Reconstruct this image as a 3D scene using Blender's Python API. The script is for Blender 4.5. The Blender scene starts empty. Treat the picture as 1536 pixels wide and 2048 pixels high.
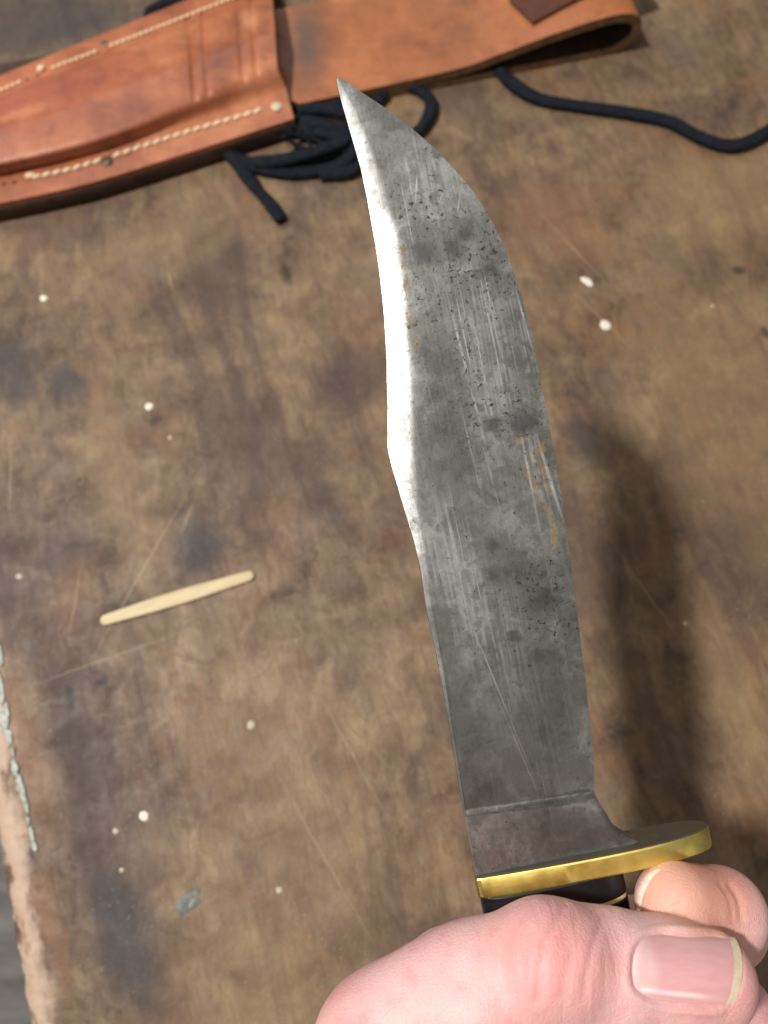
import bpy, math, random
import numpy as np
from mathutils import Vector, Matrix

random.seed(7)
rng = np.random.default_rng(7)
S = bpy.context.scene
COL = S.collection

# ------------------------------------------------------------------ camera, light, exposure
F = 1540.0                       # focal length in photo pixels (1536 x 2048)
PITCH = math.radians(17.0)       # camera leans this far from straight down
HC = 0.305 * math.cos(PITCH)     # camera height over the table top
CAM = np.array([0.0, 0.0, HC])
RIGHT = np.array([1.0, 0.0, 0.0])
UP = np.array([0.0, math.cos(PITCH), math.sin(PITCH)])
FWD = np.array([0.0, math.sin(PITCH), -math.cos(PITCH)])

cd = bpy.data.cameras.new('camera')
cam = bpy.data.objects.new('camera', cd)
COL.objects.link(cam)
cam.location = CAM
cam.rotation_euler = (PITCH, 0, 0)
cd.sensor_fit = 'VERTICAL'
cd.sensor_height = 34.6
cd.sensor_width = 25.95
cd.lens = 34.6 * F / 2048.0
cd.clip_start = 0.005
cd.clip_end = 20
cd.dof.use_dof = True
cd.dof.focus_distance = 0.153
cd.dof.aperture_fstop = 15.0
S.camera = cam

w = bpy.data.worlds.new('World')
S.world = w
w.use_nodes = True
wb = w.node_tree.nodes['Background']
wb.inputs[0].default_value = (1.0, 0.93, 0.84, 1)
wb.inputs[1].default_value = 0.178


def area_lamp(name, direction, dist, size, power, colour, shape='DISK', size_y=None, target=(0.01, 0.05, 0.14)):
    d = bpy.data.lights.new(name, 'AREA')
    d.shape = shape
    d.size = size
    if size_y:
        d.size_y = size_y
    d.energy = power
    d.color = colour
    o = bpy.data.objects.new(name, d)
    COL.objects.link(o)
    v = Vector(direction).normalized()
    o.location = Vector(target) + v * dist
    o.rotation_euler = v.to_track_quat('Z', 'Y').to_euler()
    return o


# a bright ceiling lamp to the left throws the blade's shadow; an added broad dim light beyond the sheath brightens the upper blade
area_lamp('ceiling_lamp', (-0.56, 0.03, 1.0), 1.5, 0.125, 29.5, (1.0, 0.985, 0.965))
area_lamp('soft_fill', (-0.25, 1.0, 0.95), 1.6, 0.9, 4.5, (0.95, 0.97, 1.0), 'RECTANGLE', 0.7)
area_lamp('side_window', (0.52, -0.74, 0.48), 1.5, 0.34, 2.2, (1.0, 0.98, 0.95), 'RECTANGLE', 0.22, target=(0.05, -0.06, 0.16))

S.view_settings.view_transform = 'Standard'
S.view_settings.look = 'None'
S.view_settings.exposure = 0.0
S.view_settings.gamma = 1.0
S.view_settings.use_curve_mapping = False
S.cycles.use_denoising = True
S.cycles.max_bounces = 5
S.cycles.use_adaptive_sampling = True
S.cycles.adaptive_threshold = 0.02


# ------------------------------------------------------------------ geometry helpers
def ray(px, py):
    return FWD + (px - 768.0) / F * RIGHT + (1024.0 - py) / F * UP


def P(px, py, d):
    return CAM + ray(px, py) * d


def T(px, py, z=0.0):
    r = ray(px, py)
    return CAM + r * ((z - HC) / r[2])


def srgb(r, g, b):
    def c(x):
        x /= 255.0
        return x / 12.92 if x <= 0.04045 else ((x + 0.055) / 1.055) ** 2.4
    return (c(r), c(g), c(b), 1.0)


def mesh_obj(name, verts, faces, mat, parent=None, smooth=True, sharp=None):
    me = bpy.data.meshes.new(name)
    me.from_pydata([tuple(map(float, v)) for v in verts], [], [tuple(map(int, f)) for f in faces])
    me.validate()
    me.update()
    if smooth:
        me.shade_smooth()
        if sharp is not None:
            me.set_sharp_from_angle(angle=math.radians(sharp))
    if mat:
        me.materials.append(mat)
    o = bpy.data.objects.new(name, me)
    COL.objects.link(o)
    if parent:
        o.parent = parent
    return o


def recalc(o):
    import bmesh
    bm = bmesh.new()
    bm.from_mesh(o.data)
    bmesh.ops.recalc_face_normals(bm, faces=bm.faces)
    bm.to_mesh(o.data)
    bm.free()
    return o


def empty(name, loc=(0, 0, 0)):
    o = bpy.data.objects.new(name, None)
    o.empty_display_size = 0.01
    COL.objects.link(o)
    o.location = loc
    return o


def tag(o, label=None, cat=None, group=None, kind=None):
    if label:
        o['label'] = label
    if cat:
        o['category'] = cat
    if group:
        o['group'] = group
    if kind:
        o['kind'] = kind
    return o


def grid_faces(nr, nc, off=0, flip=False):
    f = []
    for i in range(nr - 1):
        for j in range(nc - 1):
            q = (off + i * nc + j, off + i * nc + j + 1, off + (i + 1) * nc + j + 1, off + (i + 1) * nc + j)
            f.append(q[::-1] if flip else q)
    return f


def smooth_path(pts, n):
    """Catmull-Rom through pts (any dimension), n samples"""
    pts = np.array(pts, float)
    p = np.vstack([2 * pts[0] - pts[1], pts, 2 * pts[-1] - pts[-2]])
    out = []
    m = len(pts) - 1
    for t in np.linspace(0, m, n):
        i = min(int(t), m - 1)
        x = t - i
        a, b, c, d = p[i], p[i + 1], p[i + 2], p[i + 3]
        out.append(0.5 * (2 * b + (c - a) * x + (2 * a - 5 * b + 4 * c - d) * x * x + (3 * b - a - 3 * c + d) * x ** 3))
    return np.array(out)


def tube(name, pts, radius, mat, parent=None, n=60, seg=12, flat=1.0, wobble=0.0):
    path = smooth_path(pts, n)
    rad = np.interp(np.linspace(0, 1, n), np.linspace(0, 1, len(np.atleast_1d(radius))), np.atleast_1d(radius)) \
        if np.ndim(radius) else np.full(n, radius)
    verts, faces = [], []
    for i in range(n):
        t = path[min(i + 1, n - 1)] - path[max(i - 1, 0)]
        t /= np.linalg.norm(t)
        side = np.cross(t, [0, 0, 1.0])
        side /= max(np.linalg.norm(side), 1e-9)
        upv = np.cross(side, t)
        ph = random.random() * wobble
        for k in range(seg):
            a = 2 * math.pi * k / seg
            r = rad[i] * (1 + wobble * (rng.random() - 0.5))
            verts.append(path[i] + side * math.cos(a) * r + upv * math.sin(a) * r * flat)
    for i in range(n - 1):
        for k in range(seg):
            k2 = (k + 1) % seg
            faces.append((i * seg + k, i * seg + k2, (i + 1) * seg + k2, (i + 1) * seg + k))
    for i, idx in ((0, range(seg)), (n - 1, range(seg))):
        c = len(verts)
        verts.append(path[i] + (path[i] - path[1 if i == 0 else n - 2]) * 0.5)
        for k in idx:
            k2 = (k + 1) % seg
            faces.append((c, i * seg + k2, i * seg + k) if i == 0 else (c, i * seg + k, i * seg + k2))
    return recalc(mesh_obj(name, verts, faces, mat, parent))


# ------------------------------------------------------------------ material helpers
class Mat:
    dim = '3D'

    def __init__(self, name):
        self.m = bpy.data.materials.new(name)
        self.m.use_nodes = True
        self.t = self.m.node_tree
        self.n = self.t.nodes
        self.b = self.n['Principled BSDF']
        self.co = self.n.new('ShaderNodeTexCoord').outputs['Object']

    def put(self, sock, v):
        if hasattr(v, 'is_linked') or isinstance(v, bpy.types.NodeSocket):
            self.t.links.new(v, sock)
        else:
            sock.default_value = v

    def set(self, **kw):
        names = dict(color='Base Color', rough='Roughness', metal='Metallic', normal='Normal', spec='Specular IOR Level',
                     sss='Subsurface Weight', sss_r='Subsurface Radius', sss_s='Subsurface Scale', coat='Coat Weight',
                     coat_r='Coat Roughness', aniso='Anisotropic', sheen='Sheen Weight', tint='Specular Tint')
        for k, v in kw.items():
            self.put(self.b.inputs[names[k]], v)

    def map(self, loc=(0, 0, 0), rot=(0, 0, 0), scale=(1, 1, 1), vec=None, typ='POINT'):
        nd = self.n.new('ShaderNodeMapping')
        nd.vector_type = typ
        self.put(nd.inputs[0], vec or self.co)
        nd.inputs['Location'].default_value = loc
        nd.inputs['Rotation'].default_value = rot
        nd.inputs['Scale'].default_value = scale
        return nd.outputs[0]

    def noise(self, scale, detail=4, rough=0.55, vec=None, dist=0.0, col=False):
        nd = self.n.new('ShaderNodeTexNoise')
        nd.noise_dimensions = self.dim
        self.put(nd.inputs['Vector'], vec or self.co)
        nd.inputs['Scale'].default_value = scale
        nd.inputs['Detail'].default_value = detail
        nd.inputs['Roughness'].default_value = rough
        nd.inputs['Distortion'].default_value = dist
        return nd.outputs['Color' if col else 'Fac']

    def voronoi(self, scale, vec=None, feature='F1', rand=1.0):
        nd = self.n.new('ShaderNodeTexVoronoi')
        nd.feature = feature
        nd.voronoi_dimensions = self.dim
        self.put(nd.inputs['Vector'], vec or self.co)
        nd.inputs['Scale'].default_value = scale
        nd.inputs['Randomness'].default_value = rand
        return nd.outputs['Distance']

    def math(self, op, a, b=0.0, clamp=False):
        nd = self.n.new('ShaderNodeMath')
        nd.operation = op
        nd.use_clamp = clamp
        self.put(nd.inputs[0], a)
        self.put(nd.inputs[1], b)
        return nd.outputs[0]

    def step(self, v, a, b, lo=0.0, hi=1.0):
        nd = self.n.new('ShaderNodeMapRange')
        nd.interpolation_type = 'SMOOTHSTEP'
        self.put(nd.inputs[0], v)
        for i, x in enumerate((a, b, lo, hi)):
            nd.inputs[i + 1].default_value = x
        return nd.outputs[0]

    def ramp(self, v, stops):
        nd = self.n.new('ShaderNodeValToRGB')
        self.put(nd.inputs[0], v)
        e = nd.color_ramp.elements
        e[0].position, e[0].color = stops[0]
        e[1].position, e[1].color = stops[-1]
        for p, c in stops[1:-1]:
            x = e.new(p)
            x.color = c
        return nd.outputs[0]

    def mix(self, f, a, b, blend='MIX'):
        nd = self.n.new('ShaderNodeMix')
        nd.data_type = 'RGBA'
        nd.blend_type = blend
        self.put(nd.inputs[0], f)
        self.put(nd.inputs[6], a)
        self.put(nd.inputs[7], b)
        return nd.outputs[2]

    def bump(self, h, strength=0.3, dist=0.001, normal=None):
        nd = self.n.new('ShaderNodeBump')
        nd.inputs['Strength'].default_value = strength
        nd.inputs['Distance'].default_value = dist
        self.put(nd.inputs['Height'], h)
        if normal:
            self.put(nd.inputs['Normal'], normal)
        return nd.outputs[0]

    def warp(self, scale, amount, vec=None, detail=3):
        c = self.noise(scale, detail, 0.6, vec, col=True)
        a = self.n.new('ShaderNodeVectorMath')
        a.operation = 'MULTIPLY_ADD'
        self.put(a.inputs[0], c)
        a.inputs[1].default_value = (amount * 2, amount * 2, 0)
        s = self.n.new('ShaderNodeVectorMath')
        s.operation = 'ADD'
        self.put(s.inputs[0], vec or self.co)
        s.inputs[1].default_value = (-amount, -amount, 0)
        self.put(a.inputs[2], s.outputs[0])
        return a.outputs[0]

    def blob(self, cx, cy, rx, ry, rot=0.0, soft=0.5, vec=None):
        """1 inside an ellipse of the local xy plane, falling to 0 outside"""
        v = self.map((cx, cy, 0), (0, 0, rot), (rx, ry, 1e3), vec, 'TEXTURE')
        ln = self.n.new('ShaderNodeVectorMath')
        ln.operation = 'LENGTH'
        self.put(ln.inputs[0], v)
        return self.step(ln.outputs['Value'], 1 + soft, max(1 - soft, 0.0))

    def most(self, lst):
        o = lst[0]
        for x in lst[1:]:
            o = self.math('MAXIMUM', o, x)
        return o


def simple(name, col, rough=0.5, metal=0.0, var=0.0, scale=300, bump=0.0, **kw):
    m = Mat(name)
    c = col
    if var:
        n = m.noise(scale, 5, 0.6)
        c = m.mix(m.step(n, 0.3, 0.7), tuple(x * (1 - var) for x in col[:3]) + (1,), tuple(min(1, x * (1 + var)) for x in col[:3]) + (1,))
    m.set(color=c, rough=rough, metal=metal, **kw)
    if bump:
        m.set(normal=m.bump(m.noise(scale * 2, 4), bump, 0.0004))
    return m.m


# ------------------------------------------------------------------ the table
E0, E1 = T(-28, 1200), T(102, 2048)          # where the flat top ends and the rounded left edge starts
ed = (E0 - E1)
ed /= np.linalg.norm(ed)
ed_ang = math.atan2(-ed[0], ed[1])           # local +Y runs along the edge and the grain
TM = Matrix.Translation(Vector(E1)) @ Matrix.Rotation(ed_ang, 4, 'Z')
TMI = np.array(TM.inverted())


def tl(px, py):
    p = T(px, py)
    return (TMI @ np.array([p[0], p[1], p[2], 1.0]))[:2]


def tscale(px, py):
    a, b = T(px - 5, py), T(px + 5, py)
    return np.linalg.norm(a - b) / 10.0


def table_material():
    m = Mat('worn stained wood')
    m.dim = '2D'
    g = m.map(scale=(1.0, 0.28, 1.0))                       # stretched along the grain
    wv = m.warp(60, 0.006)
    big = m.noise(19, 5, 0.66, m.warp(30, 0.012))
    mid = m.noise(75, 6, 0.68, wv, 0.4)
    grain = m.noise(320, 5, 0.7, g, 0.6)
    fine = m.noise(900, 4, 0.65)
    mott = m.noise(120, 7, 0.68, None, 1.3)
    base = m.ramp(m.math('ADD', m.math('MULTIPLY', big, 0.45), m.math('ADD', m.math('MULTIPLY', mid, 0.35), m.math('MULTIPLY', mott, 0.2))),
                  [(0.37, srgb(80, 64, 54)), (0.45, srgb(113, 92, 73)), (0.53, srgb(132, 109, 85)), (0.64, srgb(156, 131, 100))])
    base = m.mix(m.step(mott, 0.54, 0.68, 0, 0.42), base, srgb(90, 69, 57))
    base = m.mix(m.step(mott, 0.42, 0.30, 0, 0.28), base, srgb(166, 140, 108))
    # warm brown and grey patches
    tone = m.noise(26, 5, 0.62, m.map((0.3, 0.1, 0.0)))
    base = m.mix(m.step(tone, 0.50, 0.68, 0, 0.45), base, srgb(140, 101, 72))
    tone2 = m.noise(22, 5, 0.6, m.map((1.3, 2.1, 0.0)))
    base = m.mix(m.step(tone2, 0.55, 0.7, 0, 0.4), base, srgb(112, 96, 88))
    # long darker streaks along the grain
    st = m.noise(34, 4, 0.65, m.map(scale=(1.0, 0.25, 1.0), loc=(0.2, 0.7, 0)), 0.5)
    base = m.mix(m.step(st, 0.52, 0.66, 0, 0.5), base, srgb(82, 63, 58))
    base = m.mix(m.step(grain, 0.44, 0.62, 0.0, 0.42), base, m.mix(1.0, base, (0.60, 0.56, 0.54, 1), 'MULTIPLY'))
    base = m.mix(m.step(fine, 0.35, 0.7, 0.0, 0.35), base, m.mix(1.0, base, (1.35, 1.33, 1.28, 1), 'MULTIPLY'))

    def spots(lst, soft=0.55, vec=None):
        out = []
        for px, py, rx, ry, deg in lst:
            c = tl(px, py)
            k = tscale(px, py)
            out.append(m.blob(c[0], c[1], rx * k, ry * k, math.radians(deg), soft, vec))
        return m.most(out)
    w1 = m.warp(110, 0.007, detail=5)
    w2 = m.warp(45, 0.011, detail=4)
    # dark purple-brown stains
    d1 = spots([(160, 1480, 45, 260, 12), (225, 1800, 60, 260, 12), (530, 880, 55, 130, 0), (690, 770, 95, 55, 20), (440, 560, 60, 120, -10),
                (610, 930, 70, 50, 0), (120, 1090, 90, 60, 0), (380, 1100, 45, 80, 0), (30, 1150, 50, 150, 0), (640, 1000, 60, 40, 0)], 0.75, w2)
    base = m.mix(m.math('MULTIPLY', d1, 0.68), base, srgb(76, 59, 56))
    d2 = spots([(20, 745, 62, 70, 0), (130, 770, 40, 45, 0), (40, 50, 210, 85, -15), (120, 30, 150, 50, -15), (400, 1090, 50, 40, 0), (255, 1880, 50, 120, 8), (1170, 880, 35, 60, 10)], 0.5, w1)
    base = m.mix(m.math('MULTIPLY', d2, 0.74), base, srgb(66, 62, 64))
    d3 = spots([(52, 1722, 17, 36, 5), (142, 1395, 9, 24, 8), (205, 1362, 14, 8, 30), (572, 545, 9, 22, 0), 
                (985, 1190, 7, 16, 0), (1478, 540, 12, 8, 0), (1530, 665, 8, 14, 0)], 0.6, m.warp(300, 0.0022))
    base = m.mix(m.math('MULTIPLY', d3, 0.85), base, srgb(44, 38, 36))
    # lighter, yellower and redder worn places
    l1 = spots([(230, 950, 60, 130, 0), (290, 1090, 60, 60, 0), (520, 1950, 150, 240, 10), (1450, 800, 150, 260, 0), (1440, 400, 160, 120, 0), (600, 1640, 130, 260, 10), (330, 470, 120, 60, 0), (1470, 1400, 60, 200, 0)], 0.8, w2)
    base = m.mix(m.math('MULTIPLY', l1, 0.30), base, srgb(168, 138, 98))
    l2 = spots([(60, 1510, 28, 130, 10), (1150, 480, 55, 70, 20), (90, 1850, 22, 110, 10), (1100, 420, 90, 60, 0)], 0.7, w1)
    base = m.mix(m.math('MULTIPLY', l2, 0.42), base, srgb(146, 96, 70))
    # pale scratches
    sc = spots([(285, 1140, 1.6, 150, -42), (215, 1317, 110, 1.6, 3), (1150, 500, 1.5, 85, 19), (1205, 640, 1.5, 60, 22), (375, 1035, 2, 30, -35),
                (150, 1200, 1.5, 60, -20), (340, 560, 2, 18, 0), (20, 960, 1.5, 60, -10), (700, 1500, 1.2, 120, 14), (640, 1700, 1.2, 160, 16), (1290, 1180, 1.5, 90, 14)],
               0.9, m.warp(200, 0.0006))
    base = m.mix(m.math('MULTIPLY', sc, 0.42), base, srgb(190, 165, 132))
    base = m.mix(1.0, base, (0.86, 0.85, 0.80, 1), 'MULTIPLY')      # the old finish has browned overall
    # rubbed pale timber at the left edge, with light put into the colour
    sx = m.n.new('ShaderNodeSeparateXYZ')
    m.put(sx.inputs[0], m.warp(140, 0.004, detail=5))
    edge = m.step(sx.outputs[0], 0.0045, -0.003)
    wear_light = m.step(m.noise(90, 5, 0.65, m.map(scale=(1, .5, 1))), 0.36, 0.52)
    base = m.mix(m.math('MULTIPLY', edge, m.math('MULTIPLY', wear_light, 0.8)), base, srgb(204, 176, 152))
    # specks of dust
    dust = m.step(m.voronoi(230), 0.075, 0.03)
    base = m.mix(m.math('MULTIPLY', dust, m.step(m.noise(60, 2), 0.5, 0.68, 0.05, 0.45)), base, srgb(190, 172, 148))
    h = m.math('ADD', m.math('MULTIPLY', mott, 0.6), m.math('ADD', m.math('MULTIPLY', grain, 0.7), m.math('MULTIPLY', fine, 0.25)))
    m.set(color=base, rough=m.step(mid, 0.3, 0.7, 0.62, 0.46), spec=0.35, normal=m.bump(h, 0.45, 0.0008))
    return m.m


def build_table():
    ys = np.concatenate([np.linspace(-0.25, -0.03, 12), np.linspace(-0.025, 0.2, 260), np.linspace(0.22, 0.7, 14)])
    R = 0.009
    prof = [(-R, -0.030, 0)]
    for k in range(11):
        a = math.pi - k / 10 * math.pi / 2
        prof.append((R * math.cos(a) , -R + R * math.sin(a), 1.0))
    for x in np.linspace(0.0012, 0.02, 14):
        prof.append((x, 0.0, max(0, 1 - x / 0.012)))
    for x in (0.06, 0.15, 0.3, 0.6):
        prof.append((x, 0.0, 0))
    prof.append((0.6, -0.030, 0))

    def nz(y, k):
        return (math.sin(y * 310 + k) + math.sin(y * 730 + 2.1 * k) * 0.7 + math.sin(y * 1490 + 1.3 * k) * 0.5 + math.sin(y * 2770 + k) * 0.35)
    V = []
    for y in ys:
        for j, (x, z, wt) in enumerate(prof):
            dx = 0.00035 * wt * nz(y, j * 0.5)
            dz = -0.00035 * wt * max(0, nz(y, 3 + j * 0.35) - 0.1)
            bow = -0.0025 * math.sin((y - 0.0) / 0.2 * math.pi) * (1 if x < 0.02 else 0)
            V.append((x + dx + bow * (1 if x < 0.01 else 0.5), y, z + dz))
    o = mesh_obj('table_top', V, grid_faces(len(ys), len(prof)), M_TABLE, None, True, 50)
    recalc(o)
    o.matrix_world = TM
    return tag(o, kind='structure')


M_TABLE = table_material()
table = build_table()

fm = Mat('grey floor')
fn = fm.noise(8, 6, 0.7, fm.map(scale=(1, 6, 1)))
fm.set(color=fm.ramp(fn, [(0.3, srgb(96, 92, 90)), (0.7, srgb(150, 145, 140))]), rough=0.7)
fo = mesh_obj('floor', [(-3, -3, -0.74), (3, -3, -0.74), (3, 3, -0.74), (-3, 3, -0.74)], [(0, 1, 2, 3)], fm.m, None, False)
tag(fo, kind='structure')

# drops of dried white paint on the table top
M_PAINT = simple('white paint', srgb(226, 218, 200), 0.5, var=0.08, scale=900)


def drop_mesh(name, n=14, seedv=1):
    r = np.random.default_rng(seedv)
    V = [(0, 0, 0.42)]
    k1, k2 = r.uniform(0.55, 1.1, n), r.uniform(0, 6.28)
    k1 = (k1 + np.roll(k1, 1) + np.roll(k1, -1)) / 3
    for ring, zz in ((0.6, 0.34), (0.92, 0.12), (1.02, -0.1)):
        for i in range(n):
            a = 2 * math.pi * i / n
            V.append((math.cos(a) * ring * k1[i] * 1.1, math.sin(a) * ring * k1[i] * 1.1, zz))
    fs = [(0, 1 + i, 1 + (i + 1) % n) for i in range(n)]
    for q in range(2):
        for i in range(n):
            i2 = (i + 1) % n
            fs.append((1 + q * n + i, 1 + (q + 1) * n + i, 1 + (q + 1) * n + i2, 1 + q * n + i2))
    me = bpy.data.meshes.new(name)
    me.from_pydata(V, [], fs)
    me.shade_smooth()
    me.materials.append(M_PAINT)
    return me


drops = [drop_mesh('paint_speck', 14, k) for k in range(4)]
M_DULL = simple('dulled paint', srgb(186, 172, 148), 0.6, var=0.15, scale=900)
for d_ in drops[2:]:
    d_.materials[0] = M_DULL
specks = [(88, 596, 7.5), (298, 813, 8), (340, 875, 4.5), (1210, 650, 12), (1174, 562, 8), (288, 1632, 10), (231, 1662, 6), (243, 1740, 5.5), (38, 1153, 6.5),
          (502, 1450, 9), (558, 1780, 7), (1370, 1247, 5), 
          (1425, 612, 4),]
for i, (px, py, r) in enumerate(specks):
    o = bpy.data.objects.new('paint_speck', drops[i % 2 + (2 if r < 7 or px in (502, 558) else 0)])
    COL.objects.link(o)
    o.parent = table
    c = tl(px, py)
    k = tscale(px, py) * r
    o.location = (c[0], c[1], 0.0001)
    o.rotation_euler = (0, 0, i * 1.7)
    o.scale = (k, k * (0.85 + 0.3 * rng.random() if i != 4 else 1.9), k * 0.22)


def flake(name, outline, mat, th=0.00035, lift=0.0003):
    """a thin irregular flake lying on the table; outline in photo pixels"""
    pts = [tl(*p) for p in outline]
    n = len(pts)
    c = np.mean(pts, 0)
    V = [(p[0], p[1], -0.0002) for p in pts] + [(c[0] + (p[0] - c[0]) * 0.85, c[1] + (p[1] - c[1]) * 0.85, lift + th * (0.6 + 0.8 * rng.random())) for p in pts]
    fs = [tuple(range(n, 2 * n))] + [(i, (i + 1) % n, n + (i + 1) % n, n + i) for i in range(n)]
    return recalc(mesh_obj(name, V, fs, mat, table, True, 30))


def ragged(cx, cy, rx, ry, n=11, deg=0):
    a0 = math.radians(deg)
    out = []
    for i in range(n):
        a = 2 * math.pi * i / n
        k = 0.65 + 0.45 * rng.random()
        x, y = rx * k * math.cos(a), ry * k * math.sin(a)
        out.append((cx + x * math.cos(a0) - y * math.sin(a0), cy + x * math.sin(a0) + y * math.cos(a0)))
    return out


M_CHIP = simple('chipped pale paint', srgb(168, 170, 156), 0.6, var=0.35, scale=700, bump=0.4)
for cx, cy, rx, ry in ((2, 1372, 9, 40), (8, 1440, 13, 34), (19, 1474, 9, 22), (14, 1420, 7, 20), (31, 1536, 8, 26), (40, 1562, 7, 16), (47, 1592, 8, 26), (43, 1575, 10, 12),
                       (54, 1614, 5, 16), (64, 1668, 6, 22), (70, 1692, 6, 14), (2, 1308, 5, 30), (58, 1640, 3, 10), (27, 1505, 4, 14)):
    flake('paint_chip', ragged(cx, cy, rx, ry, 13, -9), M_CHIP)
M_SCUFF = simple('grey paint smear', srgb(104, 104, 96), 0.55, var=0.3, scale=800)
flake('paint_smear', [(345, 1828), (352, 1800), (372, 1784), (398, 1768), (404, 1776), (398, 1796), (404, 1804), (388, 1822), (362, 1836)], M_SCUFF, 0.00008, 0.00005)
flake('paint_smear', [(376, 1816), (379, 1808), (388, 1794), (391, 1798), (384, 1812)], simple('light paint smear', srgb(146, 146, 134), 0.6, var=0.3, scale=900), 0.00006, 0.00018)

# ------------------------------------------------------------------ toothpick
mw = Mat('pale birch wood')
gn = mw.noise(900, 4, 0.6, mw.map(scale=(0.08, 1, 1)))
mw.set(color=mw.ramp(gn, [(0.3, srgb(196, 174, 130)), (0.7, srgb(216, 198, 158))]), rough=0.6, normal=mw.bump(gn, 0.2, 0.0002))


def build_toothpick():
    a, b = T(201, 1243, 0.0008), T(508, 1149, 0.0008)
    L = np.linalg.norm(b - a)
    ts = np.concatenate([np.linspace(0, 0.02, 6), np.linspace(0.035, 0.965, 20), np.linspace(0.98, 1, 6)])
    seg = 14
    V, Fc = [], []
    for t in ts:
        hw = np.interp(t, [0, 0.1, 0.35, 0.6, 0.75, 1.0], [1.9, 2.25, 2.8, 2.85, 2.5, 1.95]) * 0.001
        e = min(t, 1 - t) * L
        rr = 0.0019
        cap = math.sqrt(max(0.02, 1 - max(0, (rr - e) / rr) ** 2))
        for k in range(seg):
            an = 2 * math.pi * k / seg
            c, s = math.cos(an), math.sin(an)
            V.append((t * L, math.copysign(abs(c) ** 0.6, c) * hw * cap, math.copysign(abs(s) ** 0.6, s) * 0.00075 * cap))
    n = len(ts)
    for i in range(n - 1):
        for k in range(seg):
            Fc.append((i * seg + k, i * seg + (k + 1) % seg, (i + 1) * seg + (k + 1) % seg, (i + 1) * seg + k))
    Fc += [tuple(range(seg)), tuple(range((n - 1) * seg, n * seg))]
    o = recalc(mesh_obj('toothpick', V, Fc, mw.m, None, True, 45))
    o.location = a
    d = b - a
    o.rotation_euler = (0, 0, math.atan2(d[1], d[0]))
    return tag(o, 'flat pale wooden toothpick lying alone on the stained table', 'toothpick')


build_toothpick()


# ------------------------------------------------------------------ leather sheath
def leather(name, a, b, c, rough=0.42, tints=None):
    m = Mat(name)
    n1 = m.noise(34, 5, 0.6, m.warp(50, 0.008))
    n2 = m.noise(420, 4, 0.65)
    base = m.ramp(n1, [(0.33, a), (0.5, b), (0.68, c)])
    base = m.mix(m.step(n2, 0.45, 0.7, 0, 0.3), base, m.mix(1.0, base, (0.72, 0.66, 0.6, 1), 'MULTIPLY'))
    n3 = m.noise(120, 6, 0.7, m.map((3, 1, 2)))
    base = m.mix(m.step(n3, 0.54, 0.70, 0, 0.6), base, srgb(112, 64, 42))
    scr = m.noise(700, 3, 0.5, m.map(rot=(0, 0, 0.5), scale=(0.05, 1, 1)))
    base = m.mix(m.step(scr, 0.64, 0.74, 0, 0.3), base, srgb(222, 150, 104))
    if tints:
        wv = m.warp(120, 0.005, detail=5)
        for (cx, cy, rx, ry, rot, f, col) in tints:
            base = m.mix(m.math('MULTIPLY', m.blob(cx, cy, rx, ry, rot, 0.8, wv), f), base, col)
    m.set(color=base, rough=m.step(n3, 0.3, 0.7, rough - 0.06, rough + 0.12), spec=0.5,
          normal=m.bump(m.math('ADD', n2, m.math('MULTIPLY', m.voronoi(1500), 0.4)), 0.16, 0.0004))
    return m.m


SO = T(300, 250)
_a = T(615, 110) - SO
M_LEATHER = leather('tan saddle leather', srgb(124, 70, 46), srgb(164, 95, 62), srgb(188, 118, 80), 0.4,
                    [(T(85, 296)[0] - SO[0], T(85, 296)[1] - SO[1], 0.012, 0.003, 0.35, 0.5, srgb(226, 158, 108)), (T(40, 270)[0] - SO[0], T(40, 270)[1] - SO[1], 0.05, 0.018, 0.3, 0.45, srgb(172, 92, 78)),  # pinkish patch: sheen on the ridge's left put into the colour
                     (T(515, 115)[0] - SO[0], T(515, 115)[1] - SO[1], 0.004, 0.006, 0.3, 0.5, srgb(226, 160, 112))])
M_BACK = leather('tan back leather', srgb(138, 82, 48), srgb(164, 98, 58), srgb(182, 113, 68), 0.5,
                 [(_a[0], _a[1], 0.008, 0.022, 0.1, 0.85, srgb(84, 70, 58)), (T(760, 80)[0] - SO[0], T(760, 80)[1] - SO[1], 0.02, 0.012, 0.3, 0.25, srgb(140, 84, 48))])
M_EDGE = simple('raw leather edge', srgb(122, 92, 60), 0.75, var=0.35, scale=260, bump=0.5)
M_DARKEDGE = simple('dark edge with painted shade', srgb(62, 40, 29), 0.6, var=0.35, scale=240, bump=0.5)  # burnished brown, with shade of sides and hollows put into the colour
M_STRAP = simple('dark brown strap leather', srgb(84, 42, 26), 0.5, var=0.2, scale=300, bump=0.2)
M_THREAD = simple('cream waxed thread', srgb(226, 196, 160), 0.6, var=0.12, scale=2000)
M_RIVET = simple('tarnished rivet', srgb(92, 84, 72), 0.5, 0.6, var=0.3, scale=900)
M_PALE = simple('pale lead rivet', srgb(196, 184, 150), 0.5, 0.1, var=0.2, scale=900)

sheath = empty('sheath', T(300, 250))
tag(sheath, 'tan leather knife sheath with cream stitching and a folded belt loop', 'sheath')
bpy.context.view_layer.update()
SH_INV = Matrix.Translation(-Vector(sheath.location))


def sh_obj(name, V, Fc, mat, parent=None, sharp=35):
    """vertices given in world space, object parented to the sheath"""
    o = mesh_obj(name, V, Fc, mat, None, True, sharp)
    recalc(o)
    o.data.transform(SH_INV)
    o.parent = parent or sheath
    return o


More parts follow.
